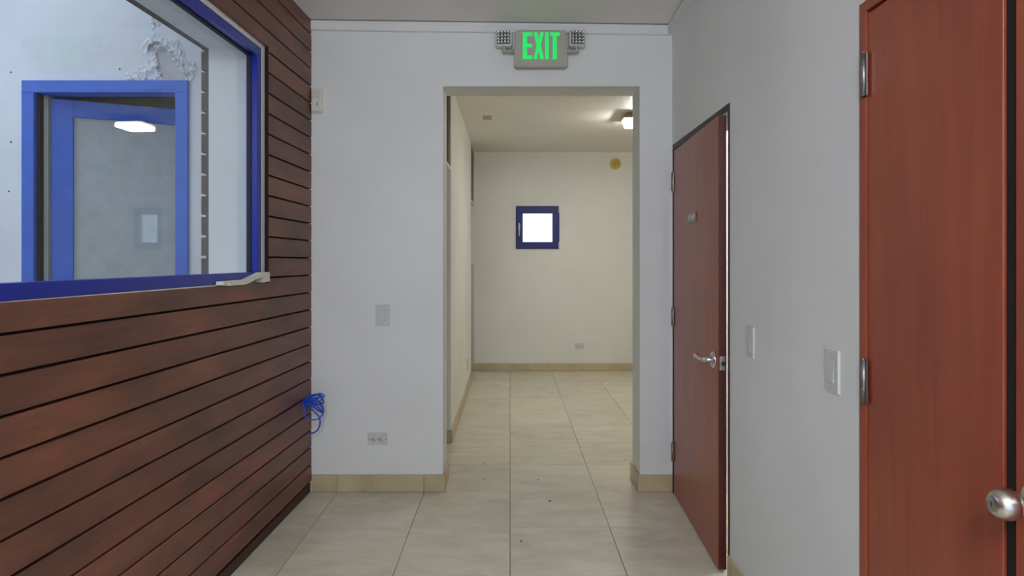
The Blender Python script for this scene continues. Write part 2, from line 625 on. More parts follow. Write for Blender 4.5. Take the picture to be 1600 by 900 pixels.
for k in range(-11, 17):
    z0 = 1.160 + k * PITCH + GAP / 2
    z1 = 1.160 + (k + 1) * PITCH - GAP / 2
    if z0 > 2.745:
        break
    z1 = min(z1, 2.744)
    spans = []
    u0, u1 = REAR, UE - 0.003 - random.uniform(0, 0.004)
    pd = random.uniform(-0.001, 0.0008)
    m = MB()
    bv = 0.0016

    def piece(a, b, p, q):
        m.hexa([(XI + 0.003, a, p + SL * (a - 3.75)), (pd, a, p + SL * (a - 3.75)), (pd, b, p + SL * (b - 3.75)), (XI + 0.003, b, p + SL * (b - 3.75)),
                (XI + 0.003, a, q + SL * (a - 3.75)), (pd, a, q + SL * (a - 3.75)), (pd, b, q + SL * (b - 3.75)), (XI + 0.003, b, q + SL * (b - 3.75))])
        bmesh.ops.bevel(m.bm, geom=[e for e in m.bm.edges if e.is_valid and len(e.link_faces) == 2 and all(v.co.x > pd - 1e-5 for v in e.verts)],
                        offset=bv, segments=1, affect='EDGES')
    cut0, cut1 = CZ0 - 0.002, CZ1
    if z1 <= cut0 + 0.01 or z0 >= cut1:
        piece(u0, u1, z0, z1)
        m.build('plank', M['plank'], wl)
    elif z0 < cut0 - 0.01:                         # notched round the window's lower corners
        m.prism([(u0, z0), (u1, z0), (u1, z1), (CU1, z1), (CU1, cut0), (CU0, cut0), (CU0, z1), (u0, z1)], XI + 0.003, pd, axis='x', bevel=0.0)
        for v in m.bm.verts:
            v.co.z += SL * (v.co.y - 3.75)
        m.build('plank', M['plank'], wl)
    elif z1 > cut1 + 0.01:
        m.prism([(u0, z0), (CU0, z0), (CU0, cut1), (CU1, cut1), (CU1, z0), (u1, z0), (u1, z1), (u0, z1)], XI + 0.003, pd, axis='x', bevel=0.0)
        for v in m.bm.verts:
            v.co.z += SL * (v.co.y - 3.75)
        m.build('plank', M['plank'], wl)
    else:
        piece(CU1, u1, z0, z1)
        m.build('plank', M['plank'], wl)
        m = MB()
        piece(u0, CU0, z0, z1)
        m.build('plank', M['plank'], wl)
# outside planking: a batten against the core, boards on it, ending at the window reveal
m = MB()
m.box(XO - 0.014, XO, WU1 + 0.002, 3.66, 0, 3.1)
m.box(XO - 0.014, XO, REAR, WU1 + 0.002, WZ1 + 0.002, 3.1)
m.build('batten', M['plank_ext'], wl)
for k in range(-11, 19):
    z0 = 1.163 + k * PITCH + 0.006
    z1 = 1.163 + (k + 1) * PITCH - 0.006
    if z1 < WZ0 - 0.02:
        continue
    if z0 < WZ1 + 0.01:
        MB().box(XO - 0.037, XO - 0.014, WU1 + 0.002, 3.66, z0, min(z1, 9)).build('plank', M['plank_ext'], wl)
    else:
        MB().box(XO - 0.037, XO - 0.014, REAR, 3.66, z0, z1).build('plank', M['plank_ext'], wl)
MB().box(XO - 0.037, XO - 0.014, REAR, WU1 + 0.002, WZ1 + 0.002, 1.163 + 13 * PITCH - 0.006 if 1.163 + 13 * PITCH - 0.006 > WZ1 + 0.02 else WZ1 + 0.06).build('plank', M['plank_ext'], wl)

# window_1 : cobalt frame and pane
w1 = empty('window_1', (LW0, 0, 0), LROT)
struct(w1, 'wide cobalt blue framed window set in the dark plank wall', 'window')
FW = 0.045
m = MB()
f0, f1 = -0.0745, -0.021
m.box(f0, f1, WU0, WU1, WZ0, WZ0 + FW, bevel=0.002)
m.box(f0, f1, WU0, WU1, WZ1 - FW, WZ1, bevel=0.002)
m.box(f0, f1, WU0, WU0 + FW, WZ0 + FW, WZ1 - FW, bevel=0.002)
m.box(f0, f1, WU1 - FW, WU1, WZ0 + FW, WZ1 - FW, bevel=0.002)
m.build('frame', M['blue'], w1)
m = MB()
a0, a1, b0, b1 = WU0 + FW, WU1 - FW, WZ0 + FW, WZ1 - FW
g = 0.007
m.box(-0.068, -0.050, a0, a1, b1 - g, b1)
m.box(-0.068, -0.050, a0, a0 + g, b0, b1)
m.box(-0.068, -0.050, a1 - g, a1, b0, b1)
m.build('gasket', M['gasket'], w1)
MB().box(-0.074, -0.068, a0 - 0.004, a1 + 0.004, b0 - 0.004, b1 + 0.004).build('pane', M['glass'], w1)

MB().hexa([(XO, WU0, WZ0 + 0.001), (-0.0747, WU0, WZ0 + 0.001), (-0.0747, WU1, WZ0 + 0.001), (XO, WU1, WZ0 + 0.001),
           (XO, WU0, WZ0 + 0.030), (-0.0747, WU0, WZ0 + 0.0435), (-0.0747, WU1, WZ0 + 0.0435), (XO, WU1, WZ0 + 0.030)]).build('sill', M['ext_paint'], w1)

# ------------------------------------------------------------------ courtyard wall outside the window, with the blue glazed door
CY0, CY1 = 3.40, 3.58
DX0, DX1, DZ = -2.555, -1.687, 2.288
m = MB()
m.box(-5.0, DX0, CY0, CY1, 0, 3.5)
m.box(DX1, -1.44, CY0, CY1, 0, 3.5)
m.box(DX0, DX1, CY0, CY1, DZ, 3.5)
wc = m.build('wall_courtyard', M['ext_paint'])
struct(wc, 'white exterior wall with peeling paint around the blue glazed door', 'wall')
# blistered, peeling paint above the door head: a relief of lifted flakes round a bare patch
px = lambda x: (x - 797) * CY0 / 1010
pz = lambda y: CAM_Z + (406 - y) * CY0 / 1010


def blob(x, z, cx_, cz_, rx_, rz_):
    return math.sqrt(((x - cx_) / rx_) ** 2 + ((z - cz_) / rz_) ** 2)


bare_spots = [(258, 100, 10, 24), (267, 112, 12, 18), (275, 122, 14, 12), (238, 76, 5, 5), (246, 70, 4, 4), (250, 84, 4, 6)]
lift_spots = [(262, 98, 34, 40), (243, 72, 22, 18), (240, 112, 26, 16), (288, 110, 22, 18), (241, 34, 6, 12), (215, 121, 20, 9)]
NX, NZ = 130, 160
gx0, gx1, gz0, gz1 = px(196), px(309), DZ, pz(8)
bm = bmesh.new()
bm2 = bmesh.new()
grid = {}
for a in range(NX + 1):
    for b in range(NZ + 1):
        X = gx0 + (gx1 - gx0) * a / NX
        Z = gz0 + (gz1 - gz0) * b / NZ
        wv = 0.022 * noise.noise(Vector((X * 28, Z * 28, 3.1))) + 0.008 * noise.noise(Vector((X * 80, Z * 80, 9.0)))
        wv2 = 0.022 * noise.noise(Vector((X * 28, Z * 28, 7.7))) + 0.008 * noise.noise(Vector((X * 80, Z * 80, 1.0)))
        bd = min(blob(X + wv * 0.8, Z + wv2 * 0.8, px(s[0]), pz(s[1]), s[2] * CY0 / 1010, s[3] * CY0 / 1010) for s in bare_spots)
        ld = min(blob(X + wv, Z + wv2, px(s[0]), pz(s[1]), s[2] * CY0 / 1010, s[3] * CY0 / 1010) for s in lift_spots)
        lift = max(0.0, 1.0 - ld)
        rid = abs(noise.noise(Vector((X * 34, Z * 34, 0.5))))
        h = 1.25 * lift ** 0.6 * (0.016 * (1 - rid) ** 3 + 0.006 * noise.noise(Vector((X * 90, Z * 90, 2))))
        curl = max(0.0, 1 - abs(bd - 1.18) / 0.22) if ld < 1.2 else 0
        h += 0.013 * curl * (0.6 + 0.8 * noise.noise(Vector((X * 40, Z * 40, 5))))
        grid[(a, b)] = (X, Z, max(h, -0.0008) if ld < 1 or curl else -0.001, bd, ld)
vs = {}
for k_, (X, Z, h, bd, ld) in grid.items():
    vs[k_] = bm.verts.new((X, CY0 - h, Z))
for a in range(NX):
    for b in range(NZ):
        q = [(a, b), (a + 1, b), (a + 1, b + 1), (a, b + 1)]
        if min(grid[k_][3] for k_ in q) < 1.0:
            continue
        if min(grid[k_][4] for k_ in q) > 1.15 and max(grid[k_][2] for k_ in q) <= 0:
            continue
        f = bm.faces.new([vs[k_] for k_ in q])
        f.smooth = False
for v in [v for v in bm.verts if not v.link_faces]:
    bm.verts.remove(v)
mm = MB()
mm.bm.free()
mm.bm = bm
fk = mm.build('peeling_paint', M['ext_paint'], wc, kind='stuff')
mm = MB()
mm.bm.free()
mm.bm = bm2
for k_ in grid:
    pass
v2 = {k_: bm2.verts.new((g_[0], CY0 - 0.0006 - 0.0006 * noise.noise(Vector((g_[0] * 60, g_[1] * 60, 0))), g_[1])) for k_, g_ in grid.items()}
for a in range(NX):
    for b in range(NZ):
        q = [(a, b), (a + 1, b), (a + 1, b + 1), (a, b + 1)]
        if min(grid[k_][3] for k_ in q) < 1.02:
            bm2.faces.new([v2[k_] for k_ in q])
for v in [v for v in bm2.verts if not v.link_faces]:
    bm2.verts.remove(v)
mm.build('bare_plaster', M['bare'], wc, kind='stuff')
for (hx, hy) in ((17, 113), (187, 108), (17, 222), (14, 299)):
    MB().lathe([(0, 0.0015), (0.004, 0.0015), (0.005, 0)], 10, Matrix.Translation((px(hx), CY0, pz(hy))) @ Matrix.Rotation(P2, 4, 'X')).build('screw_hole', M['slot'], wc)

d3 = empty('door_3', (DX0, CY0, 0))
struct(d3, 'blue framed glass door standing ajar in the courtyard wall outside the window', 'door')
m = MB()
W3 = DX1 - DX0
ft = 0.064
m.box(0, ft, -0.022, 0.07, 0, DZ - ft, bevel=0.002)
m.box(W3 - ft, W3, -0.022, 0.07, 0, DZ - ft, bevel=0.002)
m.box(0, W3, -0.022, 0.07, DZ - ft, DZ, bevel=0.002)
m.build('frame', M['blue_hazed'], d3)
m = MB().box(ft, ft + 0.016, 0.0, 0.07, 0, DZ - ft)
m.build('jamb_gasket', M['gasket'], d3)
m = MB().box(ft + 0.014, ft + 0.040, 0.03, 0.062, 0, DZ - ft - 0.002)
m.build('rubber_seal', M['rubber'], d3)
leaf = empty('door_leaf', (ft + 0.042, 0.05, 0))
leaf.parent = d3
leaf.rotation_euler = (0, 0, math.radians(25))
LWd, LH, LS = 0.75, DZ - ft - 0.012, 0.098
m = MB()
m.box(0, LS, 0, 0.042, 0.01, LH, bevel=0.002)
m.box(LWd - LS, LWd, 0, 0.042, 0.01, LH, bevel=0.002)
m.box(LS, LWd - LS, 0, 0.042, LH - 0.09, LH, bevel=0.002)
m.box(LS, LWd - LS, 0, 0.042, 0.01, 0.20, bevel=0.002)
m.build('leaf_frame', M['blue_hazed'], leaf)
MB().box(LS - 0.003, LWd - LS + 0.003, 0.018, 0.024, 0.19, LH - 0.08).build('leaf_pane', M['glass_dusty'], leaf)
MB().box(0.028, 0.036, 0.016, 0.03, 2.06, 2.12, bevel=0.001).build('keeper', M['steel'], d3)
# dim room behind the blue door
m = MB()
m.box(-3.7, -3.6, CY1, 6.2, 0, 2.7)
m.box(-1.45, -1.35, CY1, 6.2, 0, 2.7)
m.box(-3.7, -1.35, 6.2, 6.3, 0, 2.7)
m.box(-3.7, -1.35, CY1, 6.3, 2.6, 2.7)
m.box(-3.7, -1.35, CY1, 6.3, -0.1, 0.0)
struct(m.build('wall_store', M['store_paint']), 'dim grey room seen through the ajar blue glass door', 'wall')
m = MB()  # out-of-view walls added to hold sky light back from the courtyard
m.box(-4.6, -4.4, REAR, CY0, 0, 2.4)
m.box(-4.6, -1.6, REAR - 0.2, REAR, 0, 4.2)
struct(m.build('wall_courtyard_shading', M['ext_paint']), 'unseen white walls added to dim the courtyard outside the blue window', 'wall')
m = MB().box(-5.0, -1.5, REAR, CY0, -0.1, -0.005)
struct(m.build('ground', M['ground']), 'concrete yard outside the blue framed window', 'ground')

# ------------------------------------------------------------------ right wall with the two mahogany doors
D1Y0, D1Y1, DH = 2.731, 3.745, 2.014
D2Y0, D2Y1 = 0.655, 1.688
TW = 0.13
m = MB()
m.box(0, TW, REAR, D2Y0, 0, 2.951)
m.box(0, TW, D2Y1, D1Y0, 0, 2.951)
m.box(0, TW, D1Y1, YB0 + 0.1, 0, 2.951)
m.box(0, TW, D2Y0, D2Y1, DH, 2.951)
m.box(0, TW, D1Y0, D1Y1, DH, 2.951)
wr = m.build('wall_right', M['hall_paint'], loc=(RW0, 0, 0), rotz=RROT)
struct(wr, 'white plastered wall holding the two mahogany doors', 'wall')
skirting('baseboard_right', [('y', D2Y1 + 0.002, D1Y0 + 0.002, -0.012, 0, cy), ('y', REAR, D2Y0 - 0.002, -0.012, 0, cy)],
         'beige tile skirting between the two mahogany doors', (RW0, 0, 0), RROT)


def hinge_at(parent, loc, h=0.105, r=0.0075, leafw=0.016):
    m = MB()
    m.lathe([(0, -h / 2), (r, -h / 2), (r, h / 2), (0, h / 2)], 14)
    m.lathe([(0, h / 2), (r * 0.8, h / 2), (r * 0.5, h / 2 + 0.005), (0, h / 2 + 0.006)], 12)
    for q in (-h / 6, h / 6):
        m.lathe([(r, q - 0.001), (r + 0.0006, q), (r, q + 0.001)], 14)
    m.box(-0.001, 0.0035, -leafw, leafw, -h / 2, h / 2)
    return m.build('hinge', M['hinge'], parent, loc=loc)


# --- door_1 : rest room door, hinged at the corner, a crack open
d1 = empty('door_1', (RW0, 0, 0), RROT)
struct(d1, 'reddish brown door standing slightly ajar in the corner by the opening', 'door')
m = MB()
m.box(-0.002, TW, D1Y0, D1Y0 + 0.022, 0, DH)
m.box(-0.002, TW, D1Y1 - 0.014, D1Y1, 0, DH)
m.box(-0.002, TW, D1Y0 + 0.022, D1Y1 - 0.014, DH - 0.032, DH)
m.box(0.055, 0.085, D1Y1 - 0.030, D1Y1 - 0.014, 0, DH - 0.032)
m.build('frame', M['frame_dark'], d1)
L1 = 0.915
hy = 3.708
leaf1 = empty('door_leaf', (rx(hy) - 0.004 - rx(hy) + 0.0, hy, 0))
leaf1.parent = d1
leaf1.location = (-0.002, hy, 0)
leaf1.rotation_euler = (0, 0, -math.radians(1.75))
# local of leaf: runs along -y from the hinge, face at x=0, thickness to +x
m = MB().box(0, 0.035, -L1, 0, 0.010, 1.974, bevel=0.0015)
m.build('leaf_panel', M['veneer'], leaf1)
MB().box(0.001, 0.034, -L1 - 0.0015, -L1 + 0.004, 0.011, 1.973).build('edge_lipping', M['veneer_dark'], leaf1)
for z in (1.797, 1.022, 0.246):
    hinge_at(leaf1, (-0.007, 0.006, z))
# lever handle with round rose
hm = Matrix.Translation((0, -L1 + 0.082, 0.905)) @ Matrix.Rotation(-P2, 4, 'Y')
m = MB()
m.lathe([(0, 0.011), (0.018, 0.011), (0.030, 0.008), (0.037, 0.003), (0.0375, 0)], 32, hm)
m.lathe([(0, 0.050), (0.010, 0.050), (0.0105, 0.011)], 20, hm)
yy = -L1 + 0.082
pts = spline([(-0.044, yy - 0.010, 0.905), (-0.050, yy + 0.004, 0.905), (-0.053, yy + 0.030, 0.906), (-0.053, yy + 0.070, 0.907), (-0.052, yy + 0.100, 0.9065), (-0.048, yy + 0.112, 0.906)], 6)
n_ = len(pts)
m.tube(pts, [0.0085 + (0.0055 * max(0, (i / n_ - 0.62) / 0.38)) for i in range(n_)], 12)
m.build('lever_handle', M['chrome'], leaf1)
m = MB()
m.box(0.005, 0.028, -L1 - 0.003, -L1 + 0.001, 0.872, 0.932, bevel=0.0008)
m.build('latch_plate', M['steel'], leaf1)
m = MB()
m.box(0.012, 0.026, -L1 - 0.015, -L1 - 0.002, 0.893, 0.911, bevel=0.002)
m.build('latch_bolt', M['gasket'], leaf1)
MB().box(0.030, 0.050, D1Y0 + 0.021, D1Y0 + 0.025, 0.870, 0.935).build('strike_plate', M['frame_dark'], d1)
# engraved room plate
pc, pzc = -0.440, 1.562
m = MB().box(-0.004, 0, pc - 0.088, pc + 0.088, pzc - 0.026, pzc + 0.026, bevel=0.001)
m.build('room_plate', M['plate'], leaf1)


def text_mesh(body, size, sx=1.0, extrude=0.0006):
    cu = bpy.data.curves.new('text', 'FONT')
    cu.body = body
    cu.size = size
    cu.align_x, cu.align_y = 'CENTER', 'CENTER'
    cu.extrude = extrude
    cu.space_character = 1.05
    tmp = bpy.data.objects.new('text', cu)
    COL.objects.link(tmp)
    bpy.context.view_layer.update()
    me = bpy.data.meshes.new_from_object(tmp)
    bpy.data.objects.remove(tmp)
    bpy.data.curves.remove(cu)
    for v in me.vertices:
        v.co.x *= sx
    return me


me = text_mesh('REST ROOM', 0.036, 0.72)
o = bpy.data.objects.new('plate_lettering', me)
me.materials.append(M['plate_white'])
COL.objects.link(o)
o.parent = leaf1
# text reads from the hall: letters run towards -y, upright in z, facing -x
o.matrix_local = Matrix(((0, 0, -1, -0.0046), (-1, 0, 0, pc), (0, 1, 0, pzc), (0, 0, 0, 1)))
m = MB()
for zz in (0.0185, -0.0205):
    m.box(-0.0046, -0.003, pc - 0.078, pc + 0.078, pzc + zz, pzc + zz + 0.003)
m.build('plate_border', M['plate_white'], leaf1)

# --- door_2 : pair of narrow leaves beside the camera
d2 = empty('door_2', (RW0, 0, 0), RROT)
struct(d2, 'reddish double door with a round steel knob nearest on the white wall', 'door')
m = MB()
m.box(-0.003, TW, D2Y1 - 0.032, D2Y1, 0, DH, bevel=0.001)
m.box(-0.003, TW, D2Y0, D2Y0 + 0.032, 0, DH, bevel=0.001)
m.box(-0.003, TW, D2Y0 + 0.032, D2Y1 - 0.032, DH - 0.028, DH, bevel=0.001)
m.build('frame', M['veneer'], d2)
MB().box(0.045, 0.05, D2Y0 + 0.02, D2Y1 - 0.02, 0, DH - 0.01).build('dark_stop', M['dark_gap'], d2)
LA0, LA1 = 1.192, 1.653
LB0, LB1 = 0.690, 1.164
lA = empty('door_leaf')
lA.parent = d2
MB().box(0.001, 0.039, LA0, LA1, 0.008, 1.979, bevel=0.002, seg=2).build('leaf_panel', M['veneer'], lA)
for z in (1.823, 1.037, 0.25):
    hinge_at(lA, (-0.008, LA1 + 0.004, z), h=0.110, r=0.008, leafw=0.014)
lB = empty('door_leaf')
lB.parent = d2
MB().box(0.003, 0.041, LB0, LB1, 0.008, 1.979, bevel=0.002, seg=2).build('leaf_panel', M['veneer'], lB)
MB().box(0.0075, 0.036, LB1 - 0.004, LA0 - 0.0005, 0.008, 1.979).build('astragal_shade', M['dark_gap'], lB)  # coloured black to stand for the shade in the gap between the leaves
for z in (1.823, 1.037, 0.25):
    hinge_at(lB, (-0.008, LB0 - 0.004, z), h=0.110, r=0.008, leafw=0.014)
km = Matrix.Translation((0.003, 1.113, 0.928)) @ Matrix.Rotation(-P2, 4, 'Y')
m = MB()
m.lathe([(0.0, 0.013), (0.014, 0.013), (0.022, 0.012), (0.030, 0.009), (0.036, 0.005), (0.0375, 0.002), (0.0375, 0)], 40, km)
m.build('knob_rose', M['steel'], lB)
m = MB()
m.lathe([(0.0135, 0.010), (0.0125, 0.018), (0.0115, 0.026), (0.0145, 0.032), (0.0215, 0.038), (0.0262, 0.046), (0.0275, 0.054),
         (0.0265, 0.063), (0.0225, 0.072), (0.0165, 0.078), (0.0095, 0.081), (0.0088, 0.0800), (0.0080, 0.0800), (0.0, 0.0800)], 40, km)
m.build('knob', M['steel'], lB)
m = MB()
m.lathe([(0.0139, 0.014), (0.0143, 0.016), (0.0135, 0.018)], 30, km)
m.box(-0.0785, -0.0768, 1.1125, 1.1135, 0.924, 0.932)
m.build('keyhole', M['slot'], lB)

# room behind door_1, and the cupboard behind door_2
m = MB()
m.box(2.10, 2.2, 2.2, YB0, 0, 2.6)
m.box(rx(2.3) + TW, 2.2, 2.1, 2.2, 0, 2.6)
m.box(rx(2.3) + TW - 0.02, 2.2, 2.1, YB0, 2.6, 2.7)
struct(m.build('wall_restroom', M['trim_white']), 'white room glimpsed through the crack of the ajar corner door', 'wall')
m = MB().box(rx(1) + TW + 0.002, rx(1) + TW + 0.03, 0.5, 1.8, 0, 2.1)
struct(m.build('wall_cupboard', M['dark_gap']), 'dark cupboard interior behind the double door', 'wall')
pl = bpy.data.lights.new('restroom_bulb', 'POINT')
pl.energy = 40
pl.shadow_soft_size = 0.08
po = bpy.data.objects.new('restroom_bulb', pl)
po.location = (1.6, 3.0, 2.35)
COL.objects.link(po)

# rear of the hall behind the camera: open front with piers
m = MB()
m.box(-1.9, -1.18, REAR - 0.15, REAR, 0, 3.15)
m.box(0.86, 1.1, REAR - 0.15, REAR, 0, 3.15)
m.box(-1.18, 0.86, REAR - 0.15, REAR, 2.5, 3.15)
struct(m.build('wall_front', M['hall_paint']), 'entrance wall behind the viewer with its wide open front', 'wall')

# ------------------------------------------------------------------ far room
W2 = (0.07, 0.598, 1.481, 2.002)
W3b = (1.98, 2.51, 1.481, 2.002)
W3x = W3b[1] - 0.7 * (W3b[1] - W3b[0])
m = MB()
xs = [-1.35, W2[0], W2[1], W3x, W3b[1], 3.5]
for a, b, hole in ((xs[0], xs[1], 0), (xs[1], xs[2], 1), (xs[2], xs[3], 0), (xs[3], xs[4], 1), (xs[4], xs[5], 0)):
    if hole:
        m.box(a, b, YF, YF + 0.16, 0, W2[2])
        m.box(a, b, YF, YF + 0.16, W2[3], 2.8)
    else:
        m.box(a, b, YF, YF + 0.16, 0, 2.8)
wf = m.build('wall_far', M['far_paint'])
struct(wf, 'cream end wall of the far room with the small blue window', 'wall')
for r in range(6):
    z0 = 0.10 + r * 0.199
    for c in range(3):
        x1 = -0.437 - c * 0.302
        MB().box(x1 - 0.300, x1, YF - 0.008, YF, z0 + 0.0015, z0 + 0.1975, bevel=0.001).build('wall_tile', M['white_tile'], wf)
MB().box(-0.437, -0.428, YF - 0.011, YF, 0.10, 1.298, bevel=0.001).build('tile_edge_strip', M['trim_white'], wf)
m = MB().box(-1.35, 3.5, YB1, YF + 0.16, H_FAR, 2.8)
struct(m.build('ceiling_far', M['far_ceiling']), 'cream ceiling of the far room carrying the lit lamp', 'ceiling')
m = MB().box(3.4, 3.5, YB1, YF, 0, 2.8)
struct(m.build('wall_far_right', M['far_paint']), 'cream side wall at the right end of the far room', 'wall')
PX = -0.437
m = MB().box(PX - 0.12, PX, 4.764, 7.24, 0, H_FAR)
wp = m.build('wall_partition', M['far_paint'])
struct(wp, 'tall cream partition between two doorways just inside the opening', 'wall')
m = MB()
m.box(-1.35, -1.25, YB1, YF, 0, H_FAR)
struct(m.build('wall_side_room', M['far_paint']), 'wall of the side room behind the cream partition', 'wall')
for i, (a, b) in enumerate(((YB1, 4.764), (7.24, YF))):
    t = empty('window_%d' % (4 + i), (0, 0, 0))
    struct(t, ['dim transom light over the doorway just inside the opening', 'dim transom light over the doorway in the far corner'][i], 'window')
    MB().box(PX - 0.12, PX + 0.001, a, b, 2.008, 2.030).build('transom_bar', M['trim_white'], t)
    m = MB()
    m.box(PX - 0.118, PX - 0.002, a, a + 0.012, 2.030, H_FAR)
    m.box(PX - 0.118, PX - 0.002, b - 0.012, b, 2.030, H_FAR)
    m.box(PX - 0.118, PX - 0.002, a + 0.012, b - 0.012, H_FAR - 0.02, H_FAR)
    m.build('frame', M['transom_frame'], t)
    m = MB().box(PX - 0.022, PX - 0.018, b - 0.015, b - 0.0121, 2.04, H_FAR - 0.03)
    m.build('shadow_bead', M['slot'], t)
    MB().box(PX - 0.044, PX - 0.038, a + 0.01, b - 0.012, 2.030, H_FAR - 0.02).build('pane', M['glass_dark'], t)
skirting('baseboard_far', [
    ('x', -1.25, 3.4, YF - 0.012, YF - 0.0005, cx)], 'beige tile skirting at the foot of the cream end wall', h=0.094)
skirting('baseboard_partition', [
    ('y', 4.752, 7.252, PX, PX + 0.012, cy),
    ('x', PX - 0.12, PX, 4.752, 4.764, [])], 'beige tile skirting around the foot of the cream partition', h=0.095)

# small blue windows in the far wall
w2 = empty('window_2', (W2[0], YF, W2[2]))
struct(w2, 'small square navy framed window high on the cream end wall', 'window')
ww, wh = W2[1] - W2[0], W2[3] - W2[2]
m = MB()
m.box(0, ww, -0.012, 0.06, 0, 0.018)
m.box(0, ww, -0.012, 0.06, wh - 0.018, wh)
m.box(0, 0.018, -0.012, 0.06, 0.018, wh - 0.018)
m.box(ww - 0.018, ww, -0.012, 0.06, 0.018, wh - 0.018)
m.build('frame', M['blue_deep'], w2)
s0, s1 = 0.016, 0.084
m = MB()
m.box(s0, ww - s0, -0.026, 0.03, s0, s1, bevel=0.003)
m.box(s0, ww - s0, -0.026, 0.03, wh - s1 - 0.006, wh - s0, bevel=0.003)
m.box(s0, s1, -0.026, 0.03, s1, wh - s1 - 0.006, bevel=0.003)
m.box(ww - s1, ww - s0, -0.026, 0.03, s1, wh - s1 - 0.006, bevel=0.003)
m.build('sash', M['blue_deep'], w2)
MB().box(s1 - 0.004, ww - s1 + 0.004, 0.0, 0.006, s1 - 0.004, wh - s1 - 0.002).build('pane', M['glass'], w2)
m = MB()
m.box(0.030, 0.050, -0.036, -0.026, 0.225, 0.315, bevel=0.003)
m.box(0.032, 0.047, -0.058, -0.036, 0.275, 0.292, bevel=0.003)
m.box(0.034, 0.046, -0.062, -0.048, 0.155, 0.290, bevel=0.004)
m.build('handle', M['white_plastic'], w2)
for z in (0.045, wh - 0.045):
    MB().lathe([(0, -0.042), (0.007, -0.042), (0.007, 0.042), (0, 0.042)], 12, Matrix.Translation((ww - 0.006, -0.018, z))).build('hinge', M['white_plastic'], w2)
w3 = copy_tree(w2)
w3.name = 'window_3'
w3.location = (W3b[1] - 0.7 * (W3b[1] - W3b[0]), YF, W3b[2])
w3.scale = (0.7, 1, 1)
w3['label'] = 'second small navy framed window, seen only mirrored in the courtyard window glass'
area('portal_window_2', ((W2[0] + W2[1]) / 2, YF + 0.05, (W2[2] + W2[3]) / 2), (P2, 0, 0), 0.4, 0.4, portal=True).rotation_euler = (-P2, 0, 0)

# ceiling lamp in the far room
LX, LY = 1.17, 5.86
cl = empty('ceiling_lamp', (LX, LY, H_FAR))
tag(cl, 'square brass rimmed ceiling lamp glowing white in the far room', 'lamp')
m = MB()
R0, R1 = 0.125, 0.165
m.hexa([(-R1, -R1, -0.052), (R1, -R1, -0.052), (R1, R1, -0.052), (-R1, R1, -0.052), (-R0, -R0, 0), (R0, -R0, 0), (R0, R0, 0), (-R0, R0, 0)])
m.build('rim', M['brass'], cl)
m = MB().box(-0.118, 0.118, -0.118, 0.118, -0.094, -0.051, bevel=0.015, seg=3)
m.build('diffuser', M['diffuser'], cl)

# round yellowed alarm sounder on the far wall
al = empty('alarm_sounder', (1.278, YF, 2.515))
tag(al, 'round yellowed alarm sounder high on the cream end wall', 'alarm')
rm = Matrix.Rotation(P2, 4, 'X')
MB().lathe([(0.068, 0), (0.068, 0.018), (0.062, 0.026), (0.050, 0.030), (0.047, 0.024), (0.0, 0.024)], 36, rm).build('body', M['bell'], al)
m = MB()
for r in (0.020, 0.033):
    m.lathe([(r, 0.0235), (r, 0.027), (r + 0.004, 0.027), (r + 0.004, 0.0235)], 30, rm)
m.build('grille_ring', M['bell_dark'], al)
MB().lathe([(0.012, 0.0235), (0.011, 0.032), (0.0, 0.034)], 20, rm).build('centre_dome', M['bell'], al)

# small plate on the far ceiling
m = MB().box(-0.038, 0.038, -0.08, 0.08, -0.006, 0, bevel=0.003)
o = m.build('ceiling_plate', M['transom_frame'], loc=(-0.21, 5.93, H_FAR))
tag(o, 'small pale blank plate on the far room ceiling', 'ceiling plate')


# ------------------------------------------------------------------ switches and outlets (built facing -y at the origin)
def light_switch(label):
    r = empty('light_switch')
    tag(r, label, 'light switch', 'rocker light switches on the hall walls')
    m = MB()
    w, h = 0.041, 0.0615
    iw, ih = 0.0175, 0.034
    m.box(-w, -iw, -0.006, 0, -h, h)
    m.box(iw, w, -0.006, 0, -h, h)
    m.box(-iw, iw, -0.006, 0, ih, h)
    m.box(-iw, iw, -0.006, 0, -h, -ih)
    m.bm.verts.ensure_lookup_table()
    for v in m.bm.verts:                      # chamfered rim
        if v.co.y < -0.003:
            if abs(abs(v.co.x) - w) < 1e-5:
                v.co.x *= (w - 0.003) / w
            if abs(abs(v.co.z) - h) < 1e-5:
                v.co.z *= (h - 0.003) / h
    m.build('plate', M['white_plastic'], r)
    m = MB().box(-iw, iw, -0.0025, 0, -ih, ih)
    m.build('rocker_gap', M['slot'], r)
    m = MB()
    a, b = iw - 0.0012, ih - 0.0012
    m.hexa([(-a, -0.0095, -b), (a, -0.0095, -b), (a, -0.001, -b), (-a, -0.001, -b), (-a, -0.0055, b), (a, -0.0055, b), (a, -0.001, b), (-a, -0.001, b)])
    m.build('rocker', M['white_plastic'], r)
    for z in (0.048, -0.048):
        MB().lathe([(0, 0.0072), (0.0022, 0.0070), (0.0028, 0.0058)], 10, Matrix.Translation((0, 0, z)) @ rm).build('screw', M['sign_body'], r)
    return r


sw1 = light_switch('white rocker light switch on the wall left of the opening')
sw1.location = (-0.742, YB0, 1.027)
sw2 = copy_tree(sw1)
sw2['label'] = 'white rocker light switch nearer the ajar corner door'
sw2.location = (rx(2.485), 2.485, 1.034)
sw2.rotation_euler = (0, 0, -P2 + RROT)
sw3 = copy_tree(sw1)
sw3['label'] = 'white rocker light switch nearer the double door with the knob'
sw3.location = (rx(1.834), 1.834, 1.035)
sw3.rotation_euler = (0, 0, -P2 + RROT)


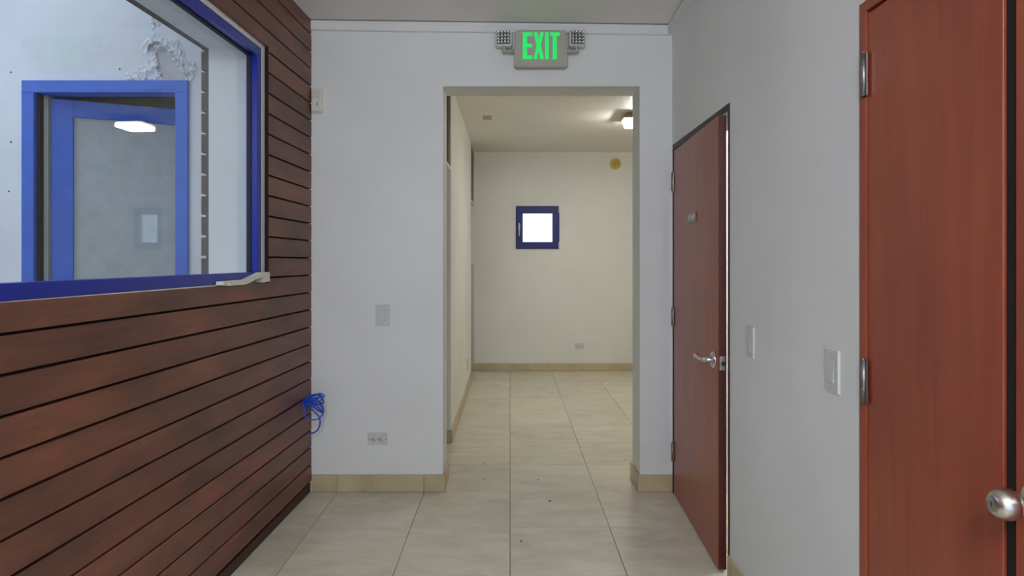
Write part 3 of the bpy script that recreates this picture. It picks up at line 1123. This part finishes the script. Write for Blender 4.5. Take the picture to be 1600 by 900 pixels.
def outlet(label):
    r = empty('power_outlet')
    tag(r, label, 'outlet', 'power outlets low on the walls')
    w, h = 0.0575, 0.036
    m = MB().box(-w, w, -0.006, 0, -h, h)
    for v in m.bm.verts:
        if v.co.y < -0.003:
            v.co.x *= (w - 0.003) / w
            v.co.z *= (h - 0.003) / h
    m.build('plate', M['white_plastic'], r)
    for s in (-1, 1):
        f = MB().lathe([(0, 0.0085), (0.0155, 0.0085), (0.017, 0.0055)], 24, Matrix.Translation((s * 0.0205, 0, 0)) @ rm).build('socket_face', M['white_plastic'], r)
        m = MB()
        m.box(s * 0.0205 - 0.0015, s * 0.0205 + 0.0075, -0.0088, -0.0075, 0.0045, 0.0068)
        m.box(s * 0.0205 - 0.0015, s * 0.0205 + 0.0075, -0.0088, -0.0075, -0.0068, -0.0045)
        m.lathe([(0, 0.0088), (0.0032, 0.0088), (0.0032, 0.008)], 10, Matrix.Translation((s * 0.0205 - 0.0075, 0, 0)) @ rm)
        m.build('slots', M['slot'], f)
    for s in (-0.05, 0, 0.05):
        MB().lathe([(0, 0.0072), (0.0022, 0.0070), (0.0028, 0.0058)], 10, Matrix.Translation((s, 0, 0)) @ rm).build('screw', M['slot'], r)
    return r


ou1 = outlet('white double power outlet low on the wall left of the opening')
ou1.location = (-0.771, YB0, 0.307)
ou2 = copy_tree(ou1)
ou2['label'] = 'white double power outlet low on the cream end wall'
ou2.location = (0.84, YF, 0.300)
ou3 = copy_tree(ou1)
ou3['label'] = 'white power outlet low on the cream partition'
ou3.location = (PX, 6.55, 0.29)
ou3.rotation_euler = (0, P2, P2)

# ------------------------------------------------------------------ exit sign with twin emergency heads
ES = empty('exit_sign', (0.1775, YB0, 2.455))
tag(ES, 'lit green EXIT sign with twin emergency lamps above the opening', 'sign')
SW, SH, SD = 0.155, 0.213, 0.056
m = MB()
poly = []
for cxx, czz, a0 in ((SW - 0.016, SH - 0.008, 0), (-SW + 0.016, SH - 0.008, 90), (-SW + 0.018, 0.018, 180), (SW - 0.018, 0.018, 270)):
    rr = 0.008 if czz > 0.1 else 0.018
    for k in range(5):
        a = math.radians(a0 + 22.5 * k)
        poly.append((cxx + rr * math.cos(a), czz + rr * math.sin(a)))
m.prism(poly, 0.0, -SD, axis='y', bevel=0.004)
m.build('housing', M['sign_body'], ES)
kx = lambda x: (x - 845.5) * 0.003655
kz = lambda y: (104 - y) * 0.003660


def letter(name, polys):
    m = MB()
    for p in polys:
        m.prism([(kx(x), kz(y)) for x, y in p], -SD + 0.001, -SD - 0.0015, axis='y')
    return m.build(name, M['exit_green'], ES)


rect = lambda x0, x1, y0, y1: [(x0, y0), (x1, y0), (x1, y1), (x0, y1)]
letter('letter_e', [[(816.9, 49.8), (831.7, 49.8), (831.7, 55.4), (823.4, 55.4), (823.4, 67.8), (831.7, 67.8), (831.7, 73.0), (823.4, 73.0), (823.4, 85.8), (831.7, 85.8), (831.7, 91.4), (816.9, 91.4)]])
letter('letter_x', [[(833.7, 49.8), (839.6, 49.8), (842.1, 60.5), (844.4, 49.8), (849.8, 49.8), (845.2, 69.5), (850.0, 91.4), (844.2, 91.4), (841.5, 79.5), (839.2, 91.4), (833.7, 91.4), (838.6, 70.0)]])
letter('letter_i', [rect(851.9, 857.4, 49.8, 91.6)])
letter('letter_t', [[(859.9, 49.8), (874.8, 49.8), (874.8, 55.4), (870.2, 55.4), (870.2, 91.8), (863.8, 91.8), (863.8, 55.4), (859.9, 55.4)]])
for s, c in ((-1, 787.4), (1, 902.2)):
    hd = empty('emergency_lamp', (kx(c), -0.052, kz(59.2)))
    hd.parent = ES
    hd.rotation_euler = (math.radians(-3), 0, math.radians(5 * s))
    hw = 0.047
    MB().box(-hw, hw, -0.016, 0.026, -hw, hw, bevel=0.010, seg=3).build('lamp_head', M['head_rim'], hd)
    m = MB()
    st = 0.0188
    for i in range(4):
        for j in range(4):
            m.lathe([(0.0090, 0.0175), (0.0070, 0.0168), (0.0035, 0.0163), (0.0, 0.0180)], 12, Matrix.Translation(((i - 1.5) * st, 0, (j - 1.5) * st)) @ rm)
    m.build('led_cups', M['led_cup'], hd, kind='stuff')
    m = MB().box(-hw + 0.009, hw - 0.009, -0.0163, -0.015, -hw + 0.009, hw - 0.009)
    m.build('lens_back', M['gasket'], hd)
    m = MB()
    m.tube([(0, 0.008, -hw + 0.004), (0, 0.010, -hw - 0.016), (0, 0.014, -hw - 0.022)], 0.010, 12)
    m.tube([(0.012 * s, 0.012, -hw - 0.022), (-s * 0.056, 0.018, -hw - 0.022)], 0.011, 12)
    m.build('swivel_arm', M['sign_body'], hd)

# ------------------------------------------------------------------ small white box in the corner by the planks
ms = empty('sensor_box', (-1.1205, YB0, 2.271))
tag(ms, 'small white plastic sensor box in the corner beside the top planks', 'sensor')
MB().box(-0.033, 0.033, -0.018, 0, -0.070, 0.070, bevel=0.004, seg=2).build('back_box', M['aged_plastic'], ms)
MB().box(-0.028, 0.031, -0.036, -0.017, -0.064, 0.058, bevel=0.006, seg=2).build('cover', M['aged_plastic'], ms)
MB().box(-0.022, 0.026, -0.0385, -0.035, 0.012, 0.050, bevel=0.002).build('lens', M['white_plastic'], ms)
MB().box(0.006, 0.010, -0.0368, -0.0355, -0.034, -0.012).build('slot', M['slot'], ms)

# ------------------------------------------------------------------ coil of blue cable coming out of the planks
B = Vector((lx(3.60) + 0.002, 3.60, 0.556))


def cpt(x, y, dy=0.0):
    """a point near the corner, 3.6 m from the camera plane"""
    Y = 3.60 + dy
    return ((x - 797) * Y / 1010, Y, CAM_Z - (y - 406) * Y / 1010)


m = MB()
loops = [
    [(473, 628, .0), (483, 619, -.01), (496, 616, -.02), (503, 620, .0), (500, 626, .03), (488, 627, .02), (474, 629, .0)],
    [(473, 628, .0), (486, 620, .0), (499, 615, .02), (506, 617.5, .04), (505, 620.5, .04), (500, 620, .02), (486, 624, .0), (474, 628, .0)],
    [(474, 629, .0), (490, 622, -.03), (502, 621, -.02), (505, 629, .0), (497, 632, .02), (474, 630, .0)],
    [(474, 629, .0), (488, 630, -.02), (500, 633, -.03), (505, 643, .0), (498, 642, .02), (487, 634, .02), (474, 630, .0)],
    [(474, 630, .0), (486, 633, .0), (498, 641, .01), (503, 644, .03), (497, 636, .03), (484, 630, .02), (473, 629, .0)],
    [(474, 628, .0), (484, 622, .02), (495, 617, .03), (499, 620, .05), (492, 625, .04), (474, 630, .0)],
    [(474, 629, .0), (493, 628, .0), (502, 630, .03), (505, 637, .04), (505, 645, .03), (500, 653, .02), (490, 656, .0), (480, 653, -.01), (475, 646, .0), (475, 637, .0), (473, 629, .0)],
    [(475, 631, .0), (485, 638, -.02), (493, 645, -.02), (499, 653, .0), (500, 663, .01), (496, 672, .02), (488, 677, .04), (483, 676, .05)],
]
for lp in loops:
    m.tube(spline([cpt(*q) for q in lp], 7), 0.0040, 8)
c = m.build('network_cable', M['cable'])
tag(c, 'tangled loops of blue network cable hanging from the dark planks', 'cable')

# ------------------------------------------------------------------ broken white plastic trim on the window corner
bt = empty('broken_trim', (LW0, 0, 0), LROT)
tag(bt, 'broken white plastic strip lying on the lower corner of the blue window', 'trim piece')
prof = [(2.655, 1.2440), (2.655, 1.2600), (2.880, 1.2610), (2.960, 1.2750), (3.045, 1.2900), (3.120, 1.2900), (3.128, 1.2820), (3.128, 1.2450), (3.060, 1.2420), (3.020, 1.2440), (3.055, 1.2600),
        (3.045, 1.2700), (2.960, 1.2560), (2.880, 1.2440)]
MB().prism(prof, -0.018, 0.014, axis='x').build('strip', M['aged_plastic'], bt)
MB().box(-0.010, 0.0175, 2.700, 2.872, 1.2400, 1.2530, bevel=0.001).build('clip', M['aged_plastic'], bt)

# ------------------------------------------------------------------ dark specks on the floor
for (x, y, s, where) in ((859, 783, 0.011, 'largest dark debris chip, on the tile just in front of the opening'),
                         (814, 846, 0.007, 'dark debris chip nearest the viewer, beside the long middle tile joint'),
                         (756, 749, 0.007, 'dark debris chip inside the opening, nearer of the two on the left'),
                         (755.5, 725, 0.007, 'dark debris chip inside the opening, farther of the two on the left'),
                         (841, 750, 0.005, 'smallest dark debris chip, in the middle of the opening floor'),
                         (977, 719, 0.006, 'dark debris chip by the skirting at the right side of the opening')):
    Y = 1010 * CAM_Z / (y - 406)
    X = (x - 797) * Y / 1010
    m = MB()
    pl_ = [(s * random.uniform(0.6, 1.1) * math.cos(a), s * 0.7 * random.uniform(0.6, 1.1) * math.sin(a)) for a in [k * math.pi / 4 for k in range(8)]]
    m.prism(pl_, 0, 0.0018, axis='z')
    o = m.build('debris_chip', M['chip'], loc=(X, Y, 0.0005))
    tag(o, where, 'debris', 'dark chips on the floor tiles')
